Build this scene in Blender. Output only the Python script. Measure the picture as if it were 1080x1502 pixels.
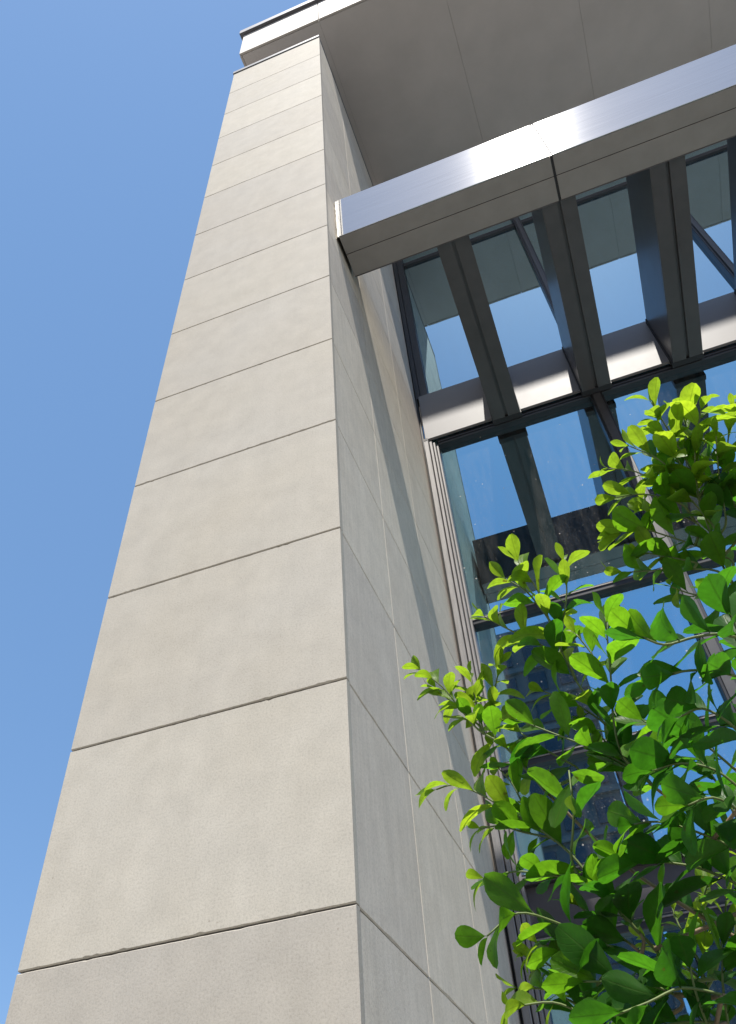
import bpy, bmesh, math, random
from mathutils import Vector, Matrix, noise

SC = bpy.context.scene
COL = SC.collection
for o in list(bpy.data.objects):
    bpy.data.objects.remove(o)

# ------------------------------------------------------------------ camera
cam_d = bpy.data.cameras.new('camera')
cam = bpy.data.objects.new('camera', cam_d)
COL.objects.link(cam)
RIGHT, DOWN, FWD = [Vector(r) for r in ((0.937044, 0.344839, -0.055086), (-0.288627, 0.675982, -0.678044), (-0.196579, 0.651256, 0.732954))]
CAM = Vector((0.82979, -2.30577, -0.95424))
m = Matrix(((RIGHT.x, -DOWN.x, -FWD.x, CAM.x), (RIGHT.y, -DOWN.y, -FWD.y, CAM.y),
            (RIGHT.z, -DOWN.z, -FWD.z, CAM.z), (0, 0, 0, 1)))
cam.matrix_world = m
cam_d.sensor_fit = 'VERTICAL'
cam_d.sensor_height = 36.0
cam_d.lens = 36.0 * 1177.624 / 1502.0
cam_d.clip_start = 0.02
cam_d.clip_end = 6000
SC.camera = cam

# ------------------------------------------------------------------ light
SUN = Vector((0.104, -0.371, 0.922)).normalized()
world = bpy.data.worlds.new('World')
SC.world = world
world.use_nodes = True
wn = world.node_tree
sky = wn.nodes.new('ShaderNodeTexSky')
sky.sky_type = 'NISHITA'
sky.sun_disc = False
sky.sun_elevation = math.asin(SUN.z)
sky.sun_rotation = math.atan2(SUN.x, SUN.y)
sky.air_density = 1.0
sky.dust_density = 0.8
sky.ozone_density = 3.2
bg = wn.nodes['Background']
bg.inputs['Strength'].default_value = 0.12
even = wn.nodes.new('ShaderNodeMix')          # clear noon sky, a little more even than the model's
even.data_type = 'RGBA'
even.inputs[0].default_value = 0.6
even.inputs[7].default_value = (0.80, 1.68, 3.20, 1)
wn.links.new(sky.outputs['Color'], even.inputs[6])
wn.links.new(even.outputs[2], bg.inputs['Color'])
sun_d = bpy.data.lights.new('sun', 'SUN')
sun_d.energy = 4.5
sun_d.angle = math.radians(0.53)
sun_d.color = (1.0, 0.95, 0.87)
sun = bpy.data.objects.new('sun', sun_d)
sun.rotation_euler = (-SUN).to_track_quat('-Z', 'Y').to_euler()
sun.location = SUN * 60
COL.objects.link(sun)
SC.view_settings.view_transform = 'Standard'
SC.view_settings.look = 'None'
SC.view_settings.gamma = 1.0
SC.view_settings.use_curve_mapping = False
SC.view_settings.exposure = 0.87
SC.cycles.sample_clamp_indirect = 6.0
SC.cycles.sample_clamp_direct = 4.0
SC.cycles.max_bounces = 10
SC.cycles.use_denoising = True

random.seed(7)
PI = math.pi

# ------------------------------------------------------------------ materials
def mat(name):
    mt = bpy.data.materials.new(name)
    mt.use_nodes = True
    nt = mt.node_tree
    return mt, nt, nt.nodes['Principled BSDF'], nt.nodes['Material Output']

def nd(nt, typ, **kw):
    n = nt.nodes.new(typ)
    for k, v in kw.items():
        if k.startswith('_'):
            setattr(n, k[1:], v)
        else:
            key = int(k[1:]) if k[0] == 'i' and k[1:].isdigit() else k.replace('__', ' ')
            n.inputs[key].default_value = v
    return n

def ramp(nt, fac, stops):
    r = nt.nodes.new('ShaderNodeValToRGB')
    while len(r.color_ramp.elements) < len(stops):
        r.color_ramp.elements.new(0.5)
    for e, (p, c) in zip(r.color_ramp.elements, stops):
        e.position = p
        e.color = (c[0], c[1], c[2], 1) if len(c) == 3 else c
    nt.links.new(fac, r.inputs['Fac'])
    return r.outputs['Color']

def g3(v):
    return (v, v, v)

def mixc(nt, a, b, fac, mode='MIX'):
    n = nt.nodes.new('ShaderNodeMix')
    n.data_type = 'RGBA'
    n.blend_type = mode
    for i, v in ((0, fac), (6, a), (7, b)):
        if hasattr(v, 'links'):
            nt.links.new(v, n.inputs[i])
        else:
            n.inputs[i].default_value = v if i == 0 else ((*v, 1) if len(v) == 3 else v)
    return n.outputs[2]

def wcoord(nt, scale=(1, 1, 1)):
    g = nt.nodes.new('ShaderNodeNewGeometry')
    mp = nt.nodes.new('ShaderNodeMapping')
    mp.inputs['Scale'].default_value = scale
    nt.links.new(g.outputs['Position'], mp.inputs['Vector'])
    return mp.outputs['Vector']

def noise_t(nt, vec, scale, detail=4, rough=0.55):
    n = nd(nt, 'ShaderNodeTexNoise', Scale=scale, Detail=detail, Roughness=rough)
    nt.links.new(vec, n.inputs['Vector'])
    return n.outputs['Fac']

def bump(nt, bsdf, h, strength, dist):
    b = nd(nt, 'ShaderNodeBump', Strength=strength, Distance=dist)
    nt.links.new(h, b.inputs['Height'])
    nt.links.new(b.outputs['Normal'], bsdf.inputs['Normal'])

def stone_mat(name, base, streak, warm):
    mt, nt, b, out = mat(name)
    v = wcoord(nt)
    big = noise_t(nt, v, 1.1, 4)
    mid = noise_t(nt, v, 7.0, 5, 0.6)
    fine = noise_t(nt, v, 130.0, 3, 0.7)
    vs = wcoord(nt, (16, 16, 0.7))
    st = noise_t(nt, vs, 2.2, 5, 0.62)
    oi = nt.nodes.new('ShaderNodeObjectInfo')
    c = mixc(nt, base, warm, ramp(nt, big, [(0.36, g3(0)), (0.66, g3(1))]))
    c = mixc(nt, c, ramp(nt, mid, [(0.3, g3(0.84)), (0.7, g3(1.08))]), 0.55, 'MULTIPLY')
    c = mixc(nt, c, ramp(nt, fine, [(0.25, g3(0.72)), (0.5, g3(1.0)), (0.8, g3(1.12))]), 0.75, 'MULTIPLY')
    c = mixc(nt, c, ramp(nt, st, [(0.3, g3(0.76)), (0.55, g3(1.0)), (0.75, g3(1.14))]), streak, 'MULTIPLY')
    c = mixc(nt, c, ramp(nt, oi.outputs['Random'], [(0, (0.90, 0.895, 0.90)), (1, (1.05, 1.045, 1.02))]), 1.0, 'MULTIPLY')
    # small pits and rust coloured specks
    vo = nd(nt, 'ShaderNodeTexVoronoi', Scale=26.0)
    nt.links.new(v, vo.inputs['Vector'])
    pit = ramp(nt, vo.outputs['Distance'], [(0.05, g3(1)), (0.11, g3(0))])
    gate = ramp(nt, noise_t(nt, v, 5.0, 2), [(0.55, g3(0)), (0.68, g3(0.55))])
    c = mixc(nt, c, (0.20, 0.165, 0.13), mixc(nt, pit, gate, 1.0, 'MULTIPLY'))
    vo2 = nd(nt, 'ShaderNodeTexVoronoi', Scale=120.0)
    nt.links.new(v, vo2.inputs['Vector'])
    pit2 = ramp(nt, vo2.outputs['Distance'], [(0.08, g3(0.5)), (0.2, g3(0))])
    gate2 = ramp(nt, noise_t(nt, v, 30.0, 2), [(0.5, g3(0)), (0.62, g3(1))])
    c = mixc(nt, c, (0.23, 0.20, 0.17), mixc(nt, pit2, gate2, 1.0, 'MULTIPLY'))
    nt.links.new(c, b.inputs['Base Color'])
    b.inputs['Roughness'].default_value = 0.72
    b.inputs['Specular IOR Level'].default_value = 0.12
    bump(nt, b, fine, 0.25, 0.002)
    return mt

M = {}
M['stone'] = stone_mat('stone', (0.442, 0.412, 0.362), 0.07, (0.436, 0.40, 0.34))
M['stone_side'] = stone_mat('stone_side', (0.62, 0.565, 0.49), 0.36, (0.61, 0.55, 0.465))  # paler than the front stone, making up for sunlight bounced off the glass

def plain(name, col, rough=0.6, metal=0.0, var=0.12, scale=9.0, spec=0.5, aniso=None, rv=0.05):
    mt, nt, b, out = mat(name)
    v = wcoord(nt, aniso or (1, 1, 1))
    n = noise_t(nt, v, scale, 5, 0.6)
    c = mixc(nt, col, ramp(nt, n, [(0.3, g3(1 - var)), (0.7, g3(1 + var))]), 1.0, 'MULTIPLY')
    nt.links.new(c, b.inputs['Base Color'])
    rr = nd(nt, 'ShaderNodeMapRange', i3=max(0.02, rough - rv), i4=rough + rv)
    nt.links.new(n, rr.inputs[0])
    nt.links.new(rr.outputs[0], b.inputs['Roughness'])
    b.inputs['Metallic'].default_value = metal
    b.inputs['Specular IOR Level'].default_value = spec
    return mt

M['core'] = plain('core', (0.16, 0.12, 0.095), 0.9)
M['sealant'] = plain('sealant', (0.53, 0.505, 0.45), 0.6, scale=60, var=0.3)
M['beam_face'] = plain('beam_face', (0.43, 0.425, 0.42), 0.072, 0.85, 0.05, 3.0, aniso=(0.6, 4, 14), rv=0.006)
M['beam_under'] = plain('beam_under', (0.26, 0.24, 0.22), 0.42, 0.25, 0.08, 5.0)
M['bronze'] = plain('bronze', (0.088, 0.081, 0.080), 0.30, 0.25, 0.10, 6.0)
M['soffit'] = plain('soffit', (0.44, 0.41, 0.385), 0.5, 0.1, 0.06, 2.0)
M['fascia'] = plain('fascia', (0.40, 0.365, 0.325), 0.6, 0.0, 0.07, 4.0)
M['coping'] = plain('coping', (0.10, 0.10, 0.11), 0.45, 0.4, 0.1, 6.0)
M['cap'] = plain('cap', (0.12, 0.12, 0.125), 0.45, 0.4, 0.1, 6.0)
M['light_line'] = plain('light_line', (0.7, 0.7, 0.72), 0.35, 0.6, 0.1, 6.0)  # pale colour for the painted line of light over the cap
M['spandrel'] = plain('spandrel', (0.19, 0.184, 0.184), 0.5, 0.0, 0.05, 6.0)
M['alu'] = plain('alu', (0.22, 0.21, 0.205), 0.42, 0.1, 0.16, 14.0, aniso=(6, 6, 0.5))
M['alu_shaded'] = plain('alu_shaded', (0.065, 0.065, 0.07), 0.4, 0.1, 0.12, 10.0)  # mullion cap aluminium, darkened to carry the shade under the rafters
M['alu_dark'] = plain('alu_dark', (0.030, 0.032, 0.038), 0.36, 0.2, 0.1, 8.0)
M['gasket'] = plain('gasket', (0.02, 0.02, 0.022), 0.6)
M['interior'] = plain('interior', (0.16, 0.33, 0.38), 0.9)
M['paving'] = plain('paving', (0.21, 0.195, 0.175), 0.85, 0.0, 0.12, 1.5)
M['tower_wall'] = plain('tower_wall', (0.11, 0.115, 0.12), 0.7, 0.0, 0.1, 0.5)
M['tower_band'] = plain('tower_band', (0.14, 0.15, 0.155), 0.7, 0.0, 0.1, 0.7)
M['tower_glass'] = plain('tower_glass', (0.03, 0.04, 0.05), 0.08, 0.0, 0.2, 0.4, spec=0.8)
M['infill'] = plain('infill', (0.075, 0.07, 0.075), 0.4, 0.2, 0.1, 6.0)  # panel grey darkened, the shade lying on it is put into the colour
M['bark'] = plain('bark', (0.22, 0.16, 0.10), 0.8, 0.0, 0.3, 90.0)
M['green_stem'] = plain('green_stem', (0.11, 0.15, 0.04), 0.6, 0.0, 0.2, 60.0)

def glass_mat(name, tint, refl, dust):
    mt, nt, b, out = mat(name)
    nt.nodes.remove(b)
    gl = nd(nt, 'ShaderNodeBsdfGlossy', Roughness=0.012)
    gl.inputs['Color'].default_value = (*tint, 1)
    tr = nd(nt, 'ShaderNodeBsdfTransparent')
    tr.inputs['Color'].default_value = (0.26, 0.48, 0.56, 1)
    fr = nd(nt, 'ShaderNodeFresnel', IOR=1.52)
    mr = nd(nt, 'ShaderNodeMapRange', i1=0.04, i2=1.0, i3=refl, i4=1.0)
    nt.links.new(fr.outputs[0], mr.inputs[0])
    m1 = nt.nodes.new('ShaderNodeMixShader')
    nt.links.new(mr.outputs[0], m1.inputs[0])
    nt.links.new(tr.outputs[0], m1.inputs[1])
    nt.links.new(gl.outputs[0], m1.inputs[2])
    # slight waviness of the sheet
    v = wcoord(nt)
    w = noise_t(nt, v, 1.3, 2)
    bp = nd(nt, 'ShaderNodeBump', Strength=0.02, Distance=0.02)
    nt.links.new(w, bp.inputs['Height'])
    nt.links.new(bp.outputs[0], gl.inputs['Normal'])
    # dust: fine film, specks, run marks
    df = nd(nt, 'ShaderNodeBsdfDiffuse')
    df.inputs['Color'].default_value = (0.62, 0.60, 0.56, 1)
    vo = nd(nt, 'ShaderNodeTexVoronoi', Scale=45.0)
    nt.links.new(v, vo.inputs['Vector'])
    spk = ramp(nt, vo.outputs['Distance'], [(0.12, g3(1)), (0.24, g3(0))])
    rnd = ramp(nt, vo.outputs['Color'], [(0.45, g3(0)), (0.7, g3(1))])
    vo2 = nd(nt, 'ShaderNodeTexVoronoi', Scale=11.0)
    nt.links.new(v, vo2.inputs['Vector'])
    spk2 = ramp(nt, vo2.outputs['Distance'], [(0.045, g3(1)), (0.09, g3(0))])
    rnd2 = ramp(nt, vo2.outputs['Color'], [(0.6, g3(0)), (0.7, g3(1))])
    a = mixc(nt, spk, rnd, 1.0, 'MULTIPLY')
    a2 = mixc(nt, spk2, rnd2, 1.0, 'MULTIPLY')
    film = ramp(nt, noise_t(nt, wcoord(nt, (5, 5, 0.8)), 3.0, 6, 0.65), [(0.35, g3(0.0)), (0.8, g3(0.06))])
    tot = mixc(nt, mixc(nt, a, g3(dust * 0.7), 1.0, 'MULTIPLY'), mixc(nt, a2, g3(dust * 2.2), 1.0, 'MULTIPLY'), 1.0, 'ADD')
    tot = mixc(nt, tot, film, 1.0, 'ADD')
    m2 = nt.nodes.new('ShaderNodeMixShader')
    nt.links.new(tot, m2.inputs[0])
    nt.links.new(m1.outputs[0], m2.inputs[1])
    nt.links.new(df.outputs[0], m2.inputs[2])
    nt.links.new(m2.outputs[0], out.inputs['Surface'])
    return mt

M['glass'] = glass_mat('glass', (0.44, 0.81, 1.0), 0.60, 0.26)
M['glass_upper'] = glass_mat('glass_upper', (0.56, 0.84, 1.0), 0.56, 0.10)

def leaf_mat(name, top, thru, rough, tw):
    mt, nt, b, out = mat(name)
    oi = nt.nodes.new('ShaderNodeObjectInfo')
    tc = nt.nodes.new('ShaderNodeTexCoord')
    sx = nt.nodes.new('ShaderNodeSeparateXYZ')
    nt.links.new(tc.outputs['UV'], sx.inputs[0])
    # midrib and side veins from the blade coordinates
    ab = nd(nt, 'ShaderNodeMath', _operation='ABSOLUTE')
    s5 = nd(nt, 'ShaderNodeMath', _operation='SUBTRACT', i1=0.5)
    nt.links.new(sx.outputs[0], s5.inputs[0])
    nt.links.new(s5.outputs[0], ab.inputs[0])
    rib = ramp(nt, ab.outputs[0], [(0.012, g3(1)), (0.04, g3(0))])
    sl = nd(nt, 'ShaderNodeMath', _operation='MULTIPLY', i1=0.55)
    nt.links.new(ab.outputs[0], sl.inputs[0])
    ph = nd(nt, 'ShaderNodeMath', _operation='SUBTRACT')
    nt.links.new(sx.outputs[1], ph.inputs[0])
    nt.links.new(sl.outputs[0], ph.inputs[1])
    fq = nd(nt, 'ShaderNodeMath', _operation='MULTIPLY', i1=8.0)
    nt.links.new(ph.outputs[0], fq.inputs[0])
    fc = nd(nt, 'ShaderNodeMath', _operation='FRACT')
    nt.links.new(fq.outputs[0], fc.inputs[0])
    vein = ramp(nt, fc.outputs[0], [(0.0, g3(0.55)), (0.10, g3(0)), (0.90, g3(0)), (1.0, g3(0.55))])
    lines = mixc(nt, rib, vein, 1.0, 'LIGHTEN')
    v = wcoord(nt)
    blot = noise_t(nt, v, 45.0, 3)
    hue = ramp(nt, oi.outputs['Random'], [(0, g3(0.72)), (0.5, g3(1.0)), (1, (1.35, 1.2, 0.95))])
    c = mixc(nt, top, hue, 1.0, 'MULTIPLY')
    c = mixc(nt, c, ramp(nt, blot, [(0.3, g3(0.85)), (0.7, g3(1.12))]), 1.0, 'MULTIPLY')
    c = mixc(nt, c, (top[0] * 1.9 + 0.03, top[1] * 1.5 + 0.03, top[2] * 1.6 + 0.01), mixc(nt, lines, g3(0.55), 1.0, 'MULTIPLY'))
    nt.links.new(c, b.inputs['Base Color'])
    b.inputs['Roughness'].default_value = rough
    b.inputs['Specular IOR Level'].default_value = 0.25
    t = nt.nodes.new('ShaderNodeBsdfTranslucent')
    ct = mixc(nt, thru, hue, 1.0, 'MULTIPLY')
    ct = mixc(nt, ct, g3(0.55), mixc(nt, lines, g3(0.9), 1.0, 'MULTIPLY'), 'MULTIPLY')
    ct = mixc(nt, ct, ramp(nt, noise_t(nt, v, 160.0, 3), [(0.3, g3(0.8)), (0.7, g3(1.15))]), 1.0, 'MULTIPLY')
    spot = ramp(nt, noise_t(nt, v, 75.0, 2), [(0.70, g3(0)), (0.74, g3(0.8))])
    ct = mixc(nt, ct, (0.10, 0.07, 0.01), spot)
    nt.links.new(ct, t.inputs['Color'])
    mx = nd(nt, 'ShaderNodeMixShader', i0=tw)
    nt.links.new(b.outputs[0], mx.inputs[1])
    nt.links.new(t.outputs[0], mx.inputs[2])
    nt.links.new(mx.outputs[0], out.inputs['Surface'])
    bump(nt, b, lines, 0.25, 0.001)
    return mt

M['leaf_old'] = leaf_mat('leaf_old', (0.024, 0.086, 0.009), (0.060, 0.24, 0.010), 0.44, 0.5)
M['leaf_mid'] = leaf_mat('leaf_mid', (0.042, 0.115, 0.008), (0.155, 0.39, 0.012), 0.44, 0.55)
M['leaf_young'] = leaf_mat('leaf_young', (0.095, 0.185, 0.012), (0.32, 0.50, 0.022), 0.42, 0.58)

# ------------------------------------------------------------------ builders
def link(name, me, material=None, parent=None):
    o = bpy.data.objects.new(name, me)
    COL.objects.link(o)
    if material and not me.materials:
        me.materials.append(material)
    if parent:
        o.parent = parent
    return o

def empty(name, label, cat, loc=(0, 0, 0), group=None):
    o = bpy.data.objects.new(name, None)
    o.location = loc
    o.empty_display_size = 0.2
    COL.objects.link(o)
    o['label'] = label
    o['category'] = cat
    if group:
        o['group'] = group
    return o

def box_bm(bm, lo, hi, bev=0.0):
    lo, hi = Vector(lo), Vector(hi)
    r = bmesh.ops.create_cube(bm, size=1.0, matrix=Matrix.Translation((lo + hi) / 2) @ Matrix.Diagonal((*(hi - lo), 1)))
    if bev:
        es = list({e for v in r['verts'] for e in v.link_edges})
        bmesh.ops.bevel(bm, geom=es, offset=bev, segments=1, affect='EDGES')

def boxes(name, material, parent, spec, bev=0.0):
    """one mesh object out of one or more world-space boxes"""
    bm = bmesh.new()
    for lo, hi in spec:
        box_bm(bm, lo, hi, bev)
    if parent is not None:
        bmesh.ops.translate(bm, verts=bm.verts, vec=-parent.location)
    me = bpy.data.meshes.new(name)
    bm.to_mesh(me)
    bm.free()
    return link(name, me, material, parent)

def tube_bm(bm, pts, rads, seg=7):
    rings = []
    n = len(pts)
    up = Vector((0.3, 0.2, 1)).normalized()
    for i, p in enumerate(pts):
        t = (pts[min(i + 1, n - 1)] - pts[max(i - 1, 0)]).normalized()
        a = t.cross(up)
        if a.length < 1e-3:
            a = t.cross(Vector((1, 0, 0)))
        a.normalize()
        b = t.cross(a)
        rings.append([bm.verts.new(p + (a * math.cos(2 * PI * k / seg) + b * math.sin(2 * PI * k / seg)) * rads[i]) for k in range(seg)])
    for i in range(n - 1):
        for k in range(seg):
            f = bm.faces.new((rings[i][k], rings[i][(k + 1) % seg], rings[i + 1][(k + 1) % seg], rings[i + 1][k]))
            f.smooth = True
    bm.faces.new(rings[0][::-1])
    bm.faces.new(rings[-1])

# ------------------------------------------------------------------ ground
H = 0.8            # height of a stone course
GZ = -2.4          # ground level
W = 1.172          # pillar width
D = 2.44           # facade line behind the pillar's front
ZR = 11.42         # underside of the roof
ZCAP = 10.44
bm = bmesh.new()
for x0, x1, y0, y1 in ((-2500, 2500, -2500, 2500),):
    vs = [bm.verts.new(p) for p in ((x0, y0, GZ), (x1, y0, GZ), (x1, y1, GZ), (x0, y1, GZ))]
    bm.faces.new(vs)
me = bpy.data.meshes.new('ground')
bm.to_mesh(me); bm.free()
gr = link('ground', me, M['paving'])
gr['kind'] = 'structure'
gr['label'] = 'pale paved ground in front of the building'

# ------------------------------------------------------------------ stone pillar
pillar = empty('stone_pillar', 'tall pale limestone clad pillar rising to the roof at left', 'pillar', (-W / 2, 1.2, GZ))
T = 0.03
boxes('core', M['core'], pillar, [((-W + T, T, GZ), (-T, D + 0.30, ZCAP - 0.02))])
G = 0.0028        # half a joint

def rough_panel(name, axis, a0, a1, z0, z1, out_pos, depth, material, seed, chip):
    """stone slab whose long edges are slightly chipped. axis 'x': faces -y; axis 'y': faces out along x"""
    rnd = random.Random(seed)
    n = 64 if (axis == 'x' and z0 < 3) else (18 if axis == 'x' else 10)
    bm = bmesh.new()
    def P(u, z, d):
        # d = distance behind the face
        if axis == 'x':
            return Vector((u, out_pos + d, z))
        return Vector((out_pos - d * (1 if out_pos > -0.5 else -1), u, z))
    bot, top = [], []
    for i in range(n + 1):
        u = a0 + (a1 - a0) * i / n
        if 0 < i < n:
            u += rnd.uniform(-.3, .3) * (a1 - a0) / n
        cb = abs(rnd.gauss(0, 0.0006)) + (chip * rnd.uniform(.4, 1) if rnd.random() < 0.09 else 0)
        ct = abs(rnd.gauss(0, 0.0006)) + (chip * rnd.uniform(.3, .9) if rnd.random() < 0.06 else 0)
        e = 0.003
        bot.append((bm.verts.new(P(u, z0, depth)), bm.verts.new(P(u, z0, 0.004 + cb)), bm.verts.new(P(u, z0 + e + cb, 0))))
        top.append((bm.verts.new(P(u, z1, depth)), bm.verts.new(P(u, z1, 0.004 + ct)), bm.verts.new(P(u, z1 - e - ct, 0))))
    for i in range(n):
        for j in (0, 1):
            bm.faces.new((bot[i][j], bot[i + 1][j], bot[i + 1][j + 1], bot[i][j + 1]))
            bm.faces.new((top[i][j + 1], top[i + 1][j + 1], top[i + 1][j], top[i][j]))
        bm.faces.new((bot[i][2], bot[i + 1][2], top[i + 1][2], top[i][2]))
    for i in (0, n):
        vs = (*bot[i], *top[i][::-1])
        bm.faces.new(vs if i == n else vs[::-1])
    bmesh.ops.recalc_face_normals(bm, faces=bm.faces)
    bmesh.ops.translate(bm, verts=bm.verts, vec=-pillar.location)
    me = bpy.data.meshes.new(name)
    bm.to_mesh(me); bm.free()
    return link(name, me, material, pillar)

rows = [(-3 + k, -2 + k) for k in range(16)]
CUTS = [(T + 0.001, 0.745), (0.745, 1.62), (1.62, D + 0.002)]
for k0, k1 in rows:
    z0, z1 = k0 * H + G, k1 * H - G
    if k1 == 13:
        z1 = ZCAP - 0.012
    chip = 0.0045
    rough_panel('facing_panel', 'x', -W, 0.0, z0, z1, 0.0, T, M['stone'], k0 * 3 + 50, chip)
    for ci, (a0, a1) in enumerate(CUTS):
        g0 = 0.0 if ci == 0 else G
        g1 = 0.0 if ci == 2 else G
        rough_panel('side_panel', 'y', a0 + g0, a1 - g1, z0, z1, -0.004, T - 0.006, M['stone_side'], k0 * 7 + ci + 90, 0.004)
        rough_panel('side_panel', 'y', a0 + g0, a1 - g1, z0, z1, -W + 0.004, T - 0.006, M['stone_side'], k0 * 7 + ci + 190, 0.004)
# pale sealant in the upright joints of the inner side
for c in (0.745, 1.62):
    boxes('joint_sealant', M['sealant'], pillar, [((-0.020, c - 0.004, GZ), (-0.0055, c + 0.004, ZCAP - 0.03))])
boxes('cap', M['cap'], pillar, [((-W - 0.012, -0.012, ZCAP - 0.010), (0.002, D + 0.2, ZCAP + 0.07))], 0.003)
boxes('cap_light_line', M['light_line'], pillar, [((-W + 0.1, -0.002, ZCAP + 0.072), (-0.012, 0.05, ZCAP + 0.092))])  # pale strip put in for the bright line of light above the cap
boxes('neck', M['cap'], pillar, [((-W + 0.35, 0.45, ZCAP + 0.071), (-0.35, D, ZR - 0.01))])

# ------------------------------------------------------------------ roof
RX1, RY1 = 13.0, 7.0
roof = empty('canopy_roof', 'deep flat roof with pale fascia and dark grey soffit panels overhead', 'roof', (4, 2, ZR))
boxes('roof_slab', M['cap'], roof, [((-W + 0.03, 0.03, ZR + 0.03), (RX1 - 0.03, RY1, ZR + 1.1))])
fx = [-W, 0.0] + [1.665 + 1.665 * i for i in range(7)]
fx[-1] = RX1
for a, b in zip(fx[:-1], fx[1:]):
    boxes('fascia_panel', M['fascia'], roof, [((a + 0.004, 0.0, ZR + 0.0), (b - 0.004, 0.028, ZR + 1.02))], 0.003)
for i in range(4):
    y0 = 0.03 + i * 1.75
    boxes('fascia_panel', M['fascia'], roof, [((-W, y0, ZR + 0.0), (-W + 0.028, y0 + 1.742, ZR + 1.02))], 0.003)
boxes('coping', M['coping'], roof, [((-W - 0.045, -0.045, ZR + 1.03), (RX1, RY1, ZR + 1.20))], 0.004)
sx = [-W, -0.002] + [1.675 + 1.665 * i for i in range(7)]
sx[-1] = RX1
for a, b in zip(sx[:-1], sx[1:]):
    a2 = a + (0.032 if a < -1 else 0.0012)
    boxes('soffit_panel', M['soffit'], roof, [((a2, 0.032, ZR + 0.004), (b - 0.0012, RY1, ZR + 0.026))], 0.001)

# ------------------------------------------------------------------ front beam
YB0, YB1 = 0.19, 0.552
ZB0, ZB1 = 4.985, 5.675
BX1 = 12.0
beam = empty('metal_beam', 'silver metal clad beam running from the pillar, glinting in the sun', 'beam', (4, 0.35, ZB0))
boxes('beam_core', M['gasket'], beam, [((0.03, YB0 + 0.01, ZB0 + 0.01), (BX1, YB1 - 0.01, ZB1 - 0.01))])
bx = [0.022, 1.672, 4.97, 8.27, BX1]
for a, b in zip(bx[:-1], bx[1:]):
    g0 = 0.0 if a < 0.1 else 0.0125
    boxes('face_panel', M['beam_face'], beam, [((a + g0, YB0, ZB0), (b - 0.0125, YB0 + 0.008, ZB1))], 0.002)
    boxes('back_panel', M['bronze'], beam, [((a + g0, YB1 - 0.008, ZB0), (b - 0.007, YB1, ZB1))], 0.002)
    boxes('underside_panel', M['beam_under'], beam, [((a + g0, YB0 + 0.009, ZB0 + 0.002), (b - 0.007, 0.348, ZB0 + 0.008))], 0.002)
    boxes('underside_panel', M['beam_under'], beam, [((a + g0, 0.3535, ZB0 + 0.002), (b - 0.007, YB1 - 0.009, ZB0 + 0.008))], 0.002)
    boxes('top_panel', M['beam_face'], beam, [((a + g0, YB0 + 0.009, ZB1 - 0.008), (b - 0.007, YB1 - 0.009, ZB1 - 0.002))], 0.001)
    if a > 0.1:
        boxes('joint_strip', M['alu'], beam, [((a - 0.004, YB0 + 0.003, ZB0 + 0.003), (a + 0.004, YB0 + 0.0085, ZB1 - 0.003))])
# lumpy pale strip standing in for sunlight the beam throws onto the pillar
bm = bmesh.new()
rnd = random.Random(3)
n = 40
L = []
for i in range(n + 1):
    z = ZB0 + (ZB1 - ZB0) * i / n
    L.append([bm.verts.new((x + rnd.uniform(-.003, .003), YB0 + 0.004 + dy + rnd.uniform(-.004, .004), z)) for x, dy in ((-0.003, 0.012), (0.006, 0.0), (0.014, -0.002), (0.024, 0.006))])
for i in range(n):
    for j in range(3):
        bm.faces.new((L[i][j], L[i][j + 1], L[i + 1][j + 1], L[i + 1][j])).smooth = True
bmesh.ops.translate(bm, verts=bm.verts, vec=-beam.location)
me = bpy.data.meshes.new('end_glint')
bm.to_mesh(me); bm.free()
link('end_glint', me, M['sealant'], beam)

# ------------------------------------------------------------------ rafters
RZ0, RZ1 = 5.02, 5.80
RY0, RY1b = YB1 + 0.003, D - 0.062
raft_x = [0.828, 1.665, 2.48, 3.31, 4.14, 4.97, 5.8, 6.63]
raft_lab = ['dark metal rafter nearest the stone pillar, between beam and glass wall',
            'second dark metal rafter from the pillar, meeting the glass wall at a mullion',
            'third dark metal rafter from the pillar, just above the shrub top',
            'fourth dark metal rafter from the pillar, at the photo edge']
def make_rafter():
    w = 0.13
    r = empty('rafter', raft_lab[0], 'rafter', (0, RY0, RZ0), 'rafters between beam and glass wall')
    boxes('web', M['bronze'], r, [((-w, RY0, RZ0 + 0.025), (w, RY1b, RZ1))], 0.003)
    boxes('bottom_strip', M['bronze'], r, [((-w, RY0, RZ0), (-0.013, RY1b, RZ0 + 0.0245))], 0.001)
    boxes('bottom_strip', M['bronze'], r, [((0.013, RY0, RZ0), (w, RY1b, RZ0 + 0.0245))], 0.001)
    boxes('end_plate', M['gasket'], r, [((-w - 0.008, RY1b, RZ0 - 0.002), (w + 0.008, D - 0.008, RZ1 + 0.004))])
    return r
r0 = make_rafter()
for i, x in enumerate(raft_x):
    if i == 0:
        r = r0
    else:
        r = r0.copy(); COL.objects.link(r)
        for ch in r0.children:
            c = ch.copy(); COL.objects.link(c); c.parent = r
    r.location.x = x
    if i < 4:
        r['label'] = raft_lab[i]
    else:
        r['label'] = 'dark metal rafter %s from the pillar, beyond the photo edge' % ['fifth', 'sixth', 'seventh', 'eighth'][i - 4]

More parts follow.
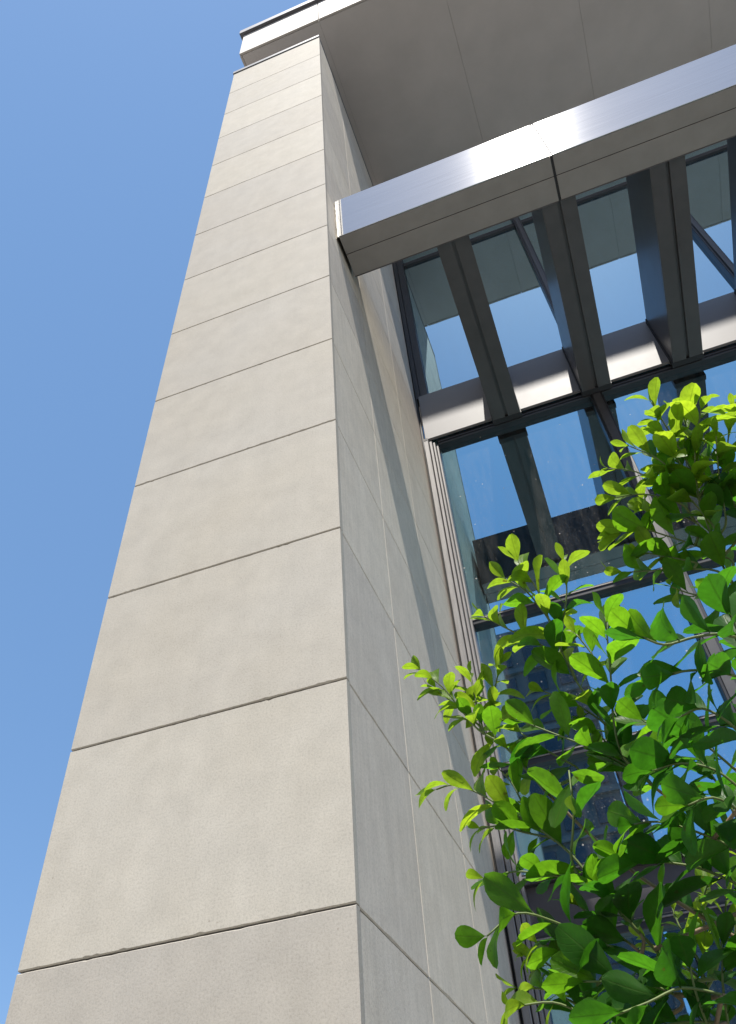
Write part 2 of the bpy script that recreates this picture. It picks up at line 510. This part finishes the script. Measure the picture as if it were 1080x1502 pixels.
# ------------------------------------------------------------------ glass facade
fac = empty('glass_facade', 'blue reflecting glass curtain wall with dark mullions behind the beam', 'glass wall', (4, D, GZ))
FX1 = 10.0
MUL = [1.65 + 1.65 * i for i in range(5)]
TR = [2.885, 1.68, 0.96, 0.62, -1.2]          # lower transoms
ZS0, ZS1 = 5.115, 5.83                            # spandrel
GU, GL = 2.485, 2.525                            # glass planes
edges = [0.14] + MUL + [FX1]
for a, b in zip(edges[:-1], edges[1:]):
    a1 = a if a < 0.2 else a + 0.03
    boxes('spandrel_panel', M['spandrel'], fac, [((0.035 if a < 0.2 else a + 0.004, D - 0.02, ZS0), (b - 0.004, D + 0.010, ZS1))], 0.002)
    for z0, z1 in ((ZS1 + 0.02, 8.76), (8.84, ZR)):
        boxes('pane', M['glass_upper'], fac, [((a1, GU, z0), (b - 0.03, GU + 0.012, z1))])
    zs = [5.075] + TR
    for z1, z0 in zip(zs[:-1], zs[1:]):
        mt = M['infill'] if (z1 == 0.96) else M['glass']
        nm = 'infill_panel' if z1 == 0.96 else 'pane'
        boxes(nm, mt, fac, [((a1, GL, z0 + 0.03), (b - 0.03, GL + 0.012, z1 - 0.03))])
    boxes('pane', M['glass'], fac, [((a1, GL, GZ + 0.1), (b - 0.03, GL + 0.012, TR[-1] - 0.03))])
    # transoms: dark bar with a paler top bead
    boxes('transom', M['alu_dark'], fac, [((a - 0.0, D + 0.022, 5.04), (b - 0.0, GL + 0.05, 5.113))], 0.004)
    boxes('transom_bead', M['alu_dark'], fac, [((a + 0.002, D + 0.012, 5.065), (b - 0.002, D + 0.021, 5.08))], 0.002)
    for z in TR:
        boxes('transom', M['alu_dark'], fac, [((a1 - 0.002, D + 0.035, z - 0.032), (b - 0.028, GL + 0.05, z + 0.03))], 0.004)
        boxes('transom_bead', M['alu'], fac, [((a1 - 0.001, D + 0.028, z + 0.006), (b - 0.029, D + 0.034, z + 0.014))])
    boxes('transom', M['alu_dark'], fac, [((a1, GU - 0.03, 8.765), (b - 0.03, GU + 0.05, 8.835))], 0.003)
    boxes('sill', M['alu_dark'], fac, [((a1, GU - 0.04, ZS1 + 0.001), (b - 0.03, GU + 0.04, ZS1 + 0.02))])
for x in MUL:
    boxes('mullion', M['alu_dark'], fac, [((x - 0.045, D - 0.03, ZS1 + 0.003), (x + 0.045, GU + 0.06, ZR))], 0.004)
    boxes('mullion_cap', M['alu_shaded'], fac, [((x - 0.022, D - 0.048, ZS1 + 0.003), (x + 0.022, D - 0.031, ZR))], 0.003)
    boxes('mullion', M['alu_dark'], fac, [((x - 0.055, D + 0.016, GZ), (x + 0.055, GL + 0.06, 5.036))], 0.004)
    boxes('mullion_cap', M['alu_shaded'], fac, [((x - 0.034, D + 0.004, GZ), (x + 0.034, D + 0.015, 5.036))], 0.003)
# pillar jamb: shade put into the dark upper part, stepped pale aluminium below
boxes('upper_jamb', M['alu_dark'], fac, [((0.003, D + 0.004, ZS1 + 0.002), (0.055, GU + 0.06, ZR)), ((0.058, D - 0.006, ZS1 + 0.002), (0.136, GU + 0.06, ZR))], 0.003)
boxes('jamb_gasket', M['gasket'], fac, [((0.0005, D - 0.002, GZ), (0.0155, D + 0.05, ZS1))])
boxes('jamb', M['alu'], fac, [((0.017, D - 0.052, GZ), (0.062, GL + 0.05, 5.095))], 0.004)
boxes('jamb', M['alu'], fac, [((0.069, D - 0.044, GZ), (0.094, GL + 0.05, 5.037))], 0.003)
boxes('jamb', M['alu'], fac, [((0.099, D - 0.020, GZ), (0.118, GL + 0.05, 5.037))], 0.003)
boxes('jamb', M['alu'], fac, [((0.121, D + 0.02, GZ), (0.139, GL + 0.05, 5.037))], 0.003)
boxes('jamb_hole_dark', M['gasket'], fac, [((0.024, D - 0.0545, 5.055), (0.056, D - 0.0525, 5.088))])  # dark plate in place of the shaded hollow at the profile end
boxes('back_wall', M['interior'], fac, [((0.0, D + 1.6, GZ + .01), (FX1, D + 1.7, ZR - .01)), ((0.0, D + 0.16, 5.0), (FX1, D + 1.59, 5.3)), ((0.0, D + 0.16, 1.0), (FX1, D + 1.59, 1.25)), ((0.005, D + 0.13, GZ + .01), (0.05, D + 1.59, ZR - .01))])

# ------------------------------------------------------------------ buildings behind the viewer (seen mirrored in the glass)
def tower(label, x0, x1, y0, depth, z1, floor, bay, group='blocks mirrored in the glass'):
    t = empty('tower_building', label, 'building', ((x0 + x1) / 2, y0, GZ), group)
    boxes('wall', M['tower_wall'], t, [((x0, y0 - depth, GZ), (x1, y0, z1))])
    boxes('parapet', M['tower_band'], t, [((x0 - 0.2, y0 - depth, z1 + 0.01), (x1 + 0.2, y0 + 0.2, z1 + 1.0))])
    zz = GZ + floor
    wm = bpy.data.meshes.new('window')
    b2 = bmesh.new(); box_bm(b2, (-bay * .33, -0.02, -floor * .3), (bay * .33, 0.12, floor * .3), 0.03); b2.to_mesh(wm); b2.free()
    wm.materials.append(M['tower_glass'])
    while zz < z1 - 0.5:
        boxes('floor_band', M['tower_band'], t, [((x0 - 0.1, y0 + 0.01, zz - 0.25), (x1 + 0.1, y0 + 0.35, zz + 0.25))])
        if zz > 14:
            nx = int((x1 - x0) / bay)
            for i in range(nx):
                w = link('window', wm, None, t)
                w.location = Vector((x0 + (i + .5) * (x1 - x0) / nx, y0, zz + floor * .5)) - t.location
        zz += floor
    return t
tower('dark tower block with banded floors, mirrored in the middle glass panes', -16, 0.6, -57.4, 14, 47.5, 3.3, 2.4)
tower('lower dark block beside the tower, mirrored in the lower glass panes', 0.9, 2.1, -58.2, 12, 34.0, 3.3, 1.2)
tower('wide low dark block to the right, mirrored in the lowest glass panes', 2.4, 26, -57.0, 14, 23.6, 3.3, 2.4)

# ------------------------------------------------------------------ shrub
rnd = random.Random(21)
shrub = empty('leafy_shrub', 'bright green leafy shrub in front of the glass wall at lower right', 'shrub', (0.98, -1.42, GZ))
SB = Vector(shrub.location)

def leaf_mesh(name, width, fold, curl, twist, wavy, material, seed):
    rr = random.Random(seed)
    me = bpy.data.meshes.new('leaf')
    rows_n, cols = 7, 5
    vs, uv, fs = [], [], []
    skew = rr.uniform(-.06, .06)
    for i in range(rows_n + 1):
        t = i / rows_n
        prof = (math.sin(PI * min(1.0, t ** 1.42 * 0.97 + 0.006))) ** 0.66
        w = width * prof + 0.006
        if i == 0:
            w = 0.012
        for j in range(cols):
            u = (j / (cols - 1) - 0.5) * 2
            a = twist * t
            x = u * w
            z = fold * abs(x) - 0.25 * fold * x * x / max(width, .01)
            z += wavy * math.sin(t * 7 + u * 2 + seed) * abs(u) * 0.5
            x, z = x * math.cos(a) - z * math.sin(a), x * math.sin(a) + z * math.cos(a)
            ang = curl * t
            y = (math.sin(ang) / curl if abs(curl) > 1e-3 else t)
            zc = -((1 - math.cos(ang)) / curl if abs(curl) > 1e-3 else 0)
            vs.append((x + skew * t * t, 0.08 + y * 0.94, zc + z))
            uv.append((j / (cols - 1), t))
    for i in range(rows_n):
        for j in range(cols - 1):
            a = i * cols + j
            fs.append((a, a + 1, a + cols + 1, a + cols))
    # leaf stalk
    b = len(vs)
    for y in (0.0, 0.09):
        for k in range(3):
            vs.append((0.011 * math.cos(k * 2.094), y, 0.011 * math.sin(k * 2.094)))
            uv.append((0.5, 0.0))
    for k in range(3):
        fs.append((b + k, b + (k + 1) % 3, b + 3 + (k + 1) % 3, b + 3 + k))
    me.from_pydata(vs, [], fs)
    ul = me.uv_layers.new(name='uv')
    for lp in me.loops:
        ul.data[lp.index].uv = uv[lp.vertex_index]
    for p in me.polygons:
        p.use_smooth = True
    me.materials.append(material)
    return me

LEAF = {}
for key in ('leaf_old', 'leaf_mid', 'leaf_young'):
    LEAF[key] = []
    for s in range(7):
        rr = random.Random(s * 5 + len(key))
        wd = {'leaf_old': rr.uniform(.24, .31), 'leaf_mid': rr.uniform(.21, .28), 'leaf_young': rr.uniform(.18, .25)}[key]
        LEAF[key].append(leaf_mesh(key, wd, rr.uniform(.15, .6), rr.uniform(-.3, 1.25), rr.uniform(-.5, .5), rr.uniform(.02, .08), M[key], s + 1))

SHOOTS = [
(((0.792,-1.561,-0.288),(0.804,-1.535,-0.318),(0.808,-1.513,-0.362),(0.814,-1.491,-0.409),(0.825,-1.479,-0.447),(0.840,-1.465,-0.491),(0.864,-1.455,-0.533),(0.891,-1.451,-0.568)),0.050,0.75,0.55),
(((0.734,-1.531,-0.330),(0.756,-1.516,-0.345),(0.787,-1.507,-0.371),(0.809,-1.501,-0.395)),0.047,0.90,0.90),
(((0.770,-1.537,-0.286),(0.790,-1.530,-0.308),(0.804,-1.518,-0.339)),0.044,0.90,0.90),
(((0.844,-1.528,-0.279),(0.836,-1.513,-0.313),(0.817,-1.503,-0.358)),0.045,0.60,0.90),
(((0.646,-1.531,-0.383),(0.667,-1.522,-0.407),(0.682,-1.512,-0.435),(0.697,-1.504,-0.462),(0.719,-1.500,-0.483),(0.734,-1.496,-0.507),(0.753,-1.487,-0.541)),0.038,1.00,0.80),
(((0.699,-1.504,-0.388),(0.700,-1.506,-0.420),(0.702,-1.503,-0.462)),0.028,1.00,0.80),
(((0.736,-1.502,-0.384),(0.724,-1.498,-0.410),(0.712,-1.500,-0.446),(0.715,-1.503,-0.479)),0.032,1.00,0.75),
(((0.642,-1.513,-0.526),(0.663,-1.510,-0.524),(0.688,-1.508,-0.540),(0.714,-1.504,-0.563),(0.742,-1.500,-0.588),(0.763,-1.497,-0.613),(0.783,-1.492,-0.651),(0.797,-1.492,-0.678),(0.816,-1.482,-0.706),(0.830,-1.455,-0.728)),0.048,0.60,0.50),
(((0.680,-1.495,-0.570),(0.701,-1.495,-0.572),(0.724,-1.493,-0.583),(0.747,-1.496,-0.594)),0.036,0.70,0.80),
(((0.678,-1.504,-0.625),(0.707,-1.500,-0.622),(0.737,-1.503,-0.632),(0.767,-1.497,-0.640)),0.047,0.55,0.70),
(((0.712,-1.496,-0.512),(0.722,-1.496,-0.531),(0.730,-1.493,-0.558),(0.745,-1.491,-0.582)),0.040,0.90,0.60),
(((0.683,-1.563,-0.697),(0.711,-1.553,-0.680),(0.740,-1.536,-0.687),(0.767,-1.518,-0.701),(0.795,-1.502,-0.713),(0.819,-1.477,-0.724)),0.052,0.30,0.45),
(((0.695,-1.458,-0.685),(0.713,-1.453,-0.692),(0.728,-1.456,-0.711),(0.738,-1.460,-0.730),(0.742,-1.454,-0.752)),0.026,1.00,0.90),
(((0.684,-1.462,-0.712),(0.709,-1.462,-0.717),(0.731,-1.460,-0.730)),0.032,0.90,0.60),
(((0.686,-1.507,-0.739),(0.719,-1.502,-0.739),(0.744,-1.495,-0.751),(0.773,-1.479,-0.767)),0.044,0.60,0.70),
(((0.867,-1.569,-0.404),(0.860,-1.558,-0.436),(0.852,-1.543,-0.468),(0.842,-1.526,-0.505),(0.841,-1.509,-0.535),(0.859,-1.487,-0.559)),0.046,0.25,0.45),
(((0.832,-1.538,-0.394),(0.842,-1.532,-0.421),(0.847,-1.535,-0.452)),0.034,0.80,0.60),
(((0.751,-1.514,-0.473),(0.777,-1.512,-0.492),(0.802,-1.512,-0.511),(0.828,-1.502,-0.528),(0.855,-1.481,-0.547)),0.046,0.50,0.60),
(((0.814,-1.486,-0.474),(0.829,-1.482,-0.501),(0.847,-1.476,-0.535)),0.042,0.50,0.70),
(((0.782,-1.535,-0.575),(0.785,-1.527,-0.546),(0.779,-1.520,-0.585),(0.766,-1.506,-0.617)),0.050,0.40,0.50),
(((1.069,-1.585,-0.131),(1.049,-1.560,-0.162),(1.031,-1.530,-0.201),(1.026,-1.501,-0.246),(1.025,-1.469,-0.300),(1.038,-1.438,-0.346)),0.048,0.85,0.85),
(((1.011,-1.568,-0.131),(1.016,-1.550,-0.162),(1.024,-1.530,-0.198),(1.026,-1.509,-0.236)),0.046,0.90,0.90),
(((0.935,-1.550,-0.162),(0.960,-1.545,-0.171),(0.986,-1.538,-0.197),(1.012,-1.523,-0.218),(1.029,-1.502,-0.261)),0.046,0.90,0.90),
(((0.914,-1.504,-0.235),(0.944,-1.507,-0.237),(0.973,-1.497,-0.252),(1.003,-1.486,-0.272),(1.035,-1.474,-0.297)),0.048,0.70,0.90),
(((0.910,-1.495,-0.291),(0.938,-1.486,-0.291),(0.969,-1.485,-0.299),(1.007,-1.474,-0.304)),0.046,0.55,0.70),
(((1.104,-1.562,-0.135),(1.085,-1.537,-0.166),(1.070,-1.507,-0.207),(1.062,-1.486,-0.259)),0.046,0.80,0.90),
(((1.049,-1.527,-0.123),(1.058,-1.499,-0.167),(1.065,-1.481,-0.218)),0.046,0.70,0.80),
(((0.966,-1.508,-0.209),(0.992,-1.502,-0.221),(1.013,-1.498,-0.245)),0.044,0.80,0.80),
(((1.129,-1.560,-0.146),(1.108,-1.516,-0.195),(1.087,-1.476,-0.247),(1.066,-1.447,-0.308)),0.048,0.60,0.80),
(((0.954,-1.503,-0.337),(0.971,-1.489,-0.342),(0.998,-1.475,-0.351),(1.029,-1.455,-0.372)),0.042,0.50,0.70),
(((0.873,-1.800,-0.599),(0.888,-1.794,-0.609),(0.911,-1.788,-0.605),(0.932,-1.780,-0.604),(0.956,-1.758,-0.608)),0.043,0.05,0.55),
(((0.875,-1.764,-0.617),(0.896,-1.766,-0.616),(0.919,-1.757,-0.617),(0.944,-1.745,-0.626)),0.043,0.05,0.50),
(((0.887,-1.733,-0.632),(0.903,-1.735,-0.631),(0.917,-1.730,-0.644),(0.930,-1.712,-0.660)),0.043,0.05,0.60),
(((0.866,-1.628,-0.570),(0.886,-1.623,-0.580),(0.907,-1.617,-0.596),(0.925,-1.607,-0.621)),0.050,0.10,0.60),
(((0.860,-1.644,-0.624),(0.882,-1.646,-0.624),(0.906,-1.643,-0.635),(0.923,-1.634,-0.658)),0.044,0.05,0.70),
(((0.874,-1.668,-0.669),(0.893,-1.670,-0.668),(0.909,-1.657,-0.677),(0.919,-1.641,-0.693)),0.044,0.05,0.70),
(((0.831,-1.573,-0.633),(0.851,-1.573,-0.635),(0.874,-1.569,-0.645),(0.897,-1.565,-0.660),(0.919,-1.561,-0.677)),0.050,0.10,0.70),
(((0.808,-1.546,-0.646),(0.828,-1.544,-0.652),(0.852,-1.541,-0.659),(0.875,-1.539,-0.668),(0.903,-1.534,-0.687)),0.050,0.10,0.70),
(((0.896,-1.556,-0.559),(0.910,-1.553,-0.590),(0.918,-1.545,-0.634)),0.050,0.10,0.80),
(((0.948,-1.747,-0.550),(0.951,-1.731,-0.574),(0.951,-1.711,-0.606)),0.043,0.05,0.60),
(((0.886,-1.414,-0.633),(0.871,-1.406,-0.653),(0.865,-1.397,-0.678),(0.853,-1.390,-0.702),(0.847,-1.382,-0.734)),0.036,0.95,0.80),
(((0.843,-1.378,-0.639),(0.845,-1.381,-0.663),(0.851,-1.384,-0.688)),0.032,1.00,0.90),
(((0.896,-1.389,-0.646),(0.886,-1.381,-0.667),(0.870,-1.382,-0.696)),0.034,1.00,0.90),
(((0.810,-1.399,-0.673),(0.825,-1.394,-0.686),(0.844,-1.389,-0.706)),0.032,0.90,0.90),
(((0.785,-1.521,-0.659),(0.795,-1.514,-0.676),(0.808,-1.506,-0.699)),0.048,0.20,0.70),
(((0.761,-1.499,-0.665),(0.778,-1.492,-0.681),(0.797,-1.485,-0.700)),0.046,0.30,0.70),
(((0.747,-1.540,-0.737),(0.772,-1.537,-0.740),(0.798,-1.525,-0.741),(0.822,-1.511,-0.751)),0.052,0.20,0.60),
(((0.774,-1.589,-0.778),(0.802,-1.589,-0.773),(0.829,-1.580,-0.765),(0.856,-1.569,-0.771)),0.050,0.10,0.50),
(((0.841,-1.575,-0.744),(0.838,-1.570,-0.764),(0.839,-1.554,-0.788)),0.050,0.10,0.50),
(((0.870,-1.539,-0.731),(0.861,-1.532,-0.753),(0.854,-1.525,-0.784)),0.054,0.10,0.60),
(((0.794,-1.546,-0.780),(0.821,-1.546,-0.779),(0.851,-1.545,-0.783)),0.052,0.15,0.70),
(((0.736,-1.471,-0.691),(0.735,-1.475,-0.713),(0.738,-1.469,-0.736),(0.743,-1.462,-0.759)),0.040,0.40,0.70),
(((0.917,-1.463,-0.651),(0.896,-1.451,-0.680),(0.884,-1.441,-0.710)),0.045,0.40,0.80),
(((0.832,-1.441,-0.639),(0.847,-1.437,-0.653),(0.868,-1.432,-0.668)),0.040,0.40,0.80),
(((0.657,-1.511,-0.399),(0.675,-1.503,-0.423),(0.696,-1.499,-0.451)),0.032,1.00,0.90),
(((0.743,-1.501,-0.477),(0.764,-1.492,-0.498),(0.791,-1.484,-0.521)),0.052,0.55,0.80),
(((0.715,-1.486,-0.686),(0.738,-1.481,-0.694),(0.765,-1.475,-0.706)),0.042,0.50,0.80),
(((0.779,-1.493,-0.428),(0.806,-1.486,-0.445),(0.829,-1.477,-0.469)),0.044,0.60,0.80),
(((0.970,-1.560,-0.144),(0.993,-1.553,-0.169),(1.016,-1.531,-0.196)),0.044,0.95,1.00),
(((1.013,-1.587,-0.102),(1.023,-1.557,-0.144),(1.032,-1.529,-0.187)),0.046,0.95,1.00),
(((1.047,-1.568,-0.112),(1.045,-1.541,-0.151),(1.046,-1.515,-0.192)),0.046,0.90,1.00),
(((0.933,-1.529,-0.196),(0.966,-1.528,-0.203),(0.998,-1.518,-0.220)),0.044,0.95,1.00),
(((1.068,-1.565,-0.177),(1.057,-1.528,-0.211),(1.048,-1.499,-0.254)),0.046,0.80,1.00),
(((0.938,-1.494,-0.266),(0.964,-1.488,-0.277),(0.995,-1.481,-0.294)),0.044,0.80,1.00),
(((1.125,-1.673,-0.238),(1.097,-1.595,-0.303),(1.064,-1.521,-0.381)),0.050,0.30,0.90),
(((1.015,-1.674,-0.500),(0.991,-1.639,-0.543),(0.973,-1.603,-0.599)),0.050,0.10,0.90),
(((1.020,-1.542,-0.517),(0.982,-1.496,-0.592),(0.949,-1.461,-0.669)),0.050,0.10,0.90),
(((1.163,-1.524,-0.256),(1.108,-1.419,-0.366),(1.039,-1.379,-0.508)),0.050,0.30,0.90),
(((0.948,-1.508,-0.686),(0.918,-1.491,-0.730),(0.890,-1.475,-0.783)),0.050,0.10,0.90),
(((0.811,-1.472,-0.790),(0.766,-1.462,-0.802),(0.777,-1.414,-0.843)),0.050,0.20,0.80),
(((0.859,-1.469,-0.806),(0.828,-1.455,-0.831),(0.807,-1.410,-0.867)),0.050,0.20,0.80),
(((0.728,-1.430,-0.772),(0.746,-1.424,-0.793),(0.767,-1.396,-0.830)),0.045,0.40,0.80),
]
leaves = []          # (matrix, key, variant)
shoot_tubes = []
UP = Vector((0, 0, 1))

def resample(pts, step):
    out = [pts[0].copy()]
    acc = 0.0
    for a, b in zip(pts[:-1], pts[1:]):
        seg = (b - a).length
        d = step - acc
        while d <= seg:
            out.append(a.lerp(b, d / seg))
            d += step
        acc = (acc + seg) % step
    return out

def smooth(pts):
    out = []
    n = len(pts)
    for i in range(n - 1):
        p0, p1, p2, p3 = pts[max(i - 1, 0)], pts[i], pts[i + 1], pts[min(i + 2, n - 1)]
        for k in range(4):
            t = k / 4
            out.append(0.5 * ((2 * p1) + (p2 - p0) * t + (2 * p0 - 5 * p1 + 4 * p2 - p3) * t * t + (3 * p1 - p0 - 3 * p2 + p3) * t ** 3))
    out.append(pts[-1])
    return out

def put_leaf(pos, d, nrm, size, key):
    d = d.normalized()
    nrm = (nrm - d * nrm.dot(d))
    if nrm.length < 1e-4:
        nrm = d.orthogonal()
    nrm.normalize()
    x = d.cross(nrm)
    mt = Matrix((( x.x, d.x, nrm.x, pos.x), (x.y, d.y, nrm.y, pos.y), (x.z, d.z, nrm.z, pos.z), (0, 0, 0, 1)))
    leaves.append((mt @ Matrix.Diagonal((size, size, size, 1)), key, rnd.randrange(7)))

def grow(pts, L, young, dens, depth=0):
    """leaves along a shoot; pts run from tip to base"""
    tip_first = smooth(pts)
    length = sum((b - a).length for a, b in zip(tip_first[:-1], tip_first[1:]))
    L = L * 1.08
    step = L * (0.205 if young > .25 else 0.125) / max(dens, .3) ** 0.5
    nodes = resample(tip_first, step)
    phi = rnd.uniform(0, 6.28)
    nn = len(nodes)
    for i, p in enumerate(nodes):
        f = i / max(nn - 1, 1)
        if f > 0.5 and rnd.random() > dens + 0.3:
            phi += 2.4
            continue
        q = nodes[max(i - 1, 0)] if i else None
        tan = ((nodes[i - 1] - p) if i else (p - nodes[min(1, nn - 1)])).normalized()
        a0 = tan.orthogonal().normalized()
        b0 = tan.cross(a0)
        pairs = 1 if i else 2
        for pr in range(pairs):
            phi += 2.4 + rnd.uniform(-.3, .3)
            rad = a0 * math.cos(phi) + b0 * math.sin(phi)
            rad = (rad + UP * 0.15).normalized()
            al = 0.40 + 0.55 * min(1, f * 2.0) + rnd.uniform(-.15, .2)
            d = tan * math.cos(al) + rad * math.sin(al)
            d += Vector((rnd.uniform(-.12, .12), rnd.uniform(-.12, .12), rnd.uniform(-.15, .1)))
            nrm = (tan * 0.6 - rad * 0.5) * 0.9 + UP * 0.75 + Vector((rnd.uniform(-.35, .35), rnd.uniform(-.35, .35), rnd.uniform(-.2, .2)))
            s = L * (0.5 + 0.5 * min(1, (i + 0.6) / 3.0)) * rnd.uniform(.68, 1.18)
            y = young - 0.75 * f + rnd.uniform(-.18, .18)
            key = 'leaf_young' if y > 0.42 else ('leaf_mid' if y > 0.02 else 'leaf_old')
            put_leaf(p, d, nrm, s, key)
    r1 = 0.0010 + 0.0011 * min(1.0, length / 0.45)
    n = len(tip_first)
    shoot_tubes.append((tip_first, [0.0008 + (r1 - 0.0008) * (k / (n - 1)) for k in range(n)], young))
    return r1

TRUNKS = [
    [(0.98, -1.42, GZ - .05), (0.99, -1.43, -1.9), (0.96, -1.45, -1.4), (0.93, -1.44, -1.05), (0.94, -1.42, -0.80), (1.00, -1.40, -0.60), (1.04, -1.42, -0.40)],
    [(1.02, -1.45, GZ - .05), (1.06, -1.50, -1.8), (1.08, -1.56, -1.2), (1.08, -1.58, -0.85), (1.10, -1.58, -0.60), (1.14, -1.58, -0.38), (1.17, -1.58, -.15)],
    [(0.95, -1.38, GZ - .05), (0.90, -1.40, -1.9), (0.86, -1.45, -1.35), (0.84, -1.48, -1.0), (0.86, -1.47, -0.86)],
]
TP = []
for ti, t in enumerate(TRUNKS):
    pts = smooth([Vector(p) for p in t])
    n = len(pts)
    bm = bmesh.new()
    tube_bm(bm, pts, [0.013 - 0.0108 * k / (n - 1) for k in range(n)], 9)
    bmesh.ops.translate(bm, verts=bm.verts, vec=-SB)
    me = bpy.data.meshes.new('stem')
    bm.to_mesh(me); bm.free()
    link('stem', me, M['bark'], shrub)
    TP += pts

POOL = list(TP)
for pts, L, young, dens in sorted(SHOOTS, key=lambda q: -len(q[0])):
    P = [Vector(p) for p in pts]
    # join the shoot to a stem, or to a longer shoot, a little lower down
    base, prev = P[-1], P[-2]
    out_dir = (base - prev).normalized()
    pool = TP if len(P) >= 7 else POOL
    drop = 0.22 if len(P) >= 7 else 0.03
    best = min(pool, key=lambda q: (q - base).length + 1.1 * max(0, q.z - base.z + drop))
    mid = (base + out_dir * (best - base).length * 0.35).lerp((base + best) / 2, 0.4)
    r1 = grow(P, L, young, dens)
    cp = smooth([base, mid, best])
    shoot_tubes.append((cp, [r1 + (0.0021 - r1) * k / (len(cp) - 1) for k in range(len(cp))], -1 if len(P) >= 7 else young - .3))
    POOL += smooth(P)[8:]

# foliage of the lower and rear part of the bush, mostly below and behind the view
for i in range(70):
    a = rnd.uniform(0, 6.28)
    z = rnd.uniform(-2.05, -0.95)
    r = rnd.uniform(.18, .48)
    base = Vector((0.98 + .05 * math.cos(a), -1.44 + .05 * math.sin(a), z - .12))
    tip = Vector((0.98 + r * math.cos(a), -1.44 + r * math.sin(a), z + rnd.uniform(.0, .12)))
    if z > -1.12 and tip.x < .8:
        continue
    grow([tip, tip.lerp(base, .5) + Vector((0, 0, .03)), base], .046, .2, .6)
for i in range(26):
    tip = Vector((rnd.uniform(1.05, 1.5), rnd.uniform(-1.45, -1.05), rnd.uniform(-.75, -.15)))
    base = tip + Vector((rnd.uniform(-.1, .1), rnd.uniform(-.1, .05), -.25))
    grow([tip, tip.lerp(base, .5) + Vector((.015, 0, 0)), base], .048, .3, .8)

for pts, rads, young in shoot_tubes:
    bm = bmesh.new()
    tube_bm(bm, pts, rads, 6)
    bmesh.ops.translate(bm, verts=bm.verts, vec=-SB)
    me = bpy.data.meshes.new('branch')
    bm.to_mesh(me); bm.free()
    link('branch', me, M['green_stem'] if young > 0.0 else M['bark'], shrub)

def seen_size(mt):
    p = mt.translation + mt.col[1].to_3d() * 0.5 - CAM
    z = p.dot(FWD)
    if z < .05:
        return 0
    x, y = p.dot(RIGHT) / z, p.dot(DOWN) / z
    if abs(x) > 0.47 or abs(y) > 0.655:
        return 0
    return mt.col[1].to_3d().length / z
leaves.sort(key=lambda l: -seen_size(l[0]))
print('LEAVES', len(leaves), sum(1 for l in leaves if seen_size(l[0]) > 0))
for mt, key, v in leaves[:300]:
    o = link('leaf', LEAF[key][v], None, shrub)
    o.matrix_basis = Matrix.Translation(-SB) @ mt
for key in LEAF:
    bm = bmesh.new()
    cnt = 0
    rest = bpy.data.meshes.new('small_foliage')
    for mt, k2, v in leaves[300:]:
        if k2 != key:
            continue
        cnt += 1
        n0 = len(bm.verts)
        bm.from_mesh(LEAF[key][v])
        bm.verts.ensure_lookup_table()
        bmesh.ops.transform(bm, matrix=Matrix.Translation(-SB) @ mt, verts=bm.verts[n0:])
    if cnt:
        bm.to_mesh(rest)
        rest.materials.append(M[key])
        o = link('small_foliage', rest, None, shrub)
        o['kind'] = 'stuff'
    bm.free()
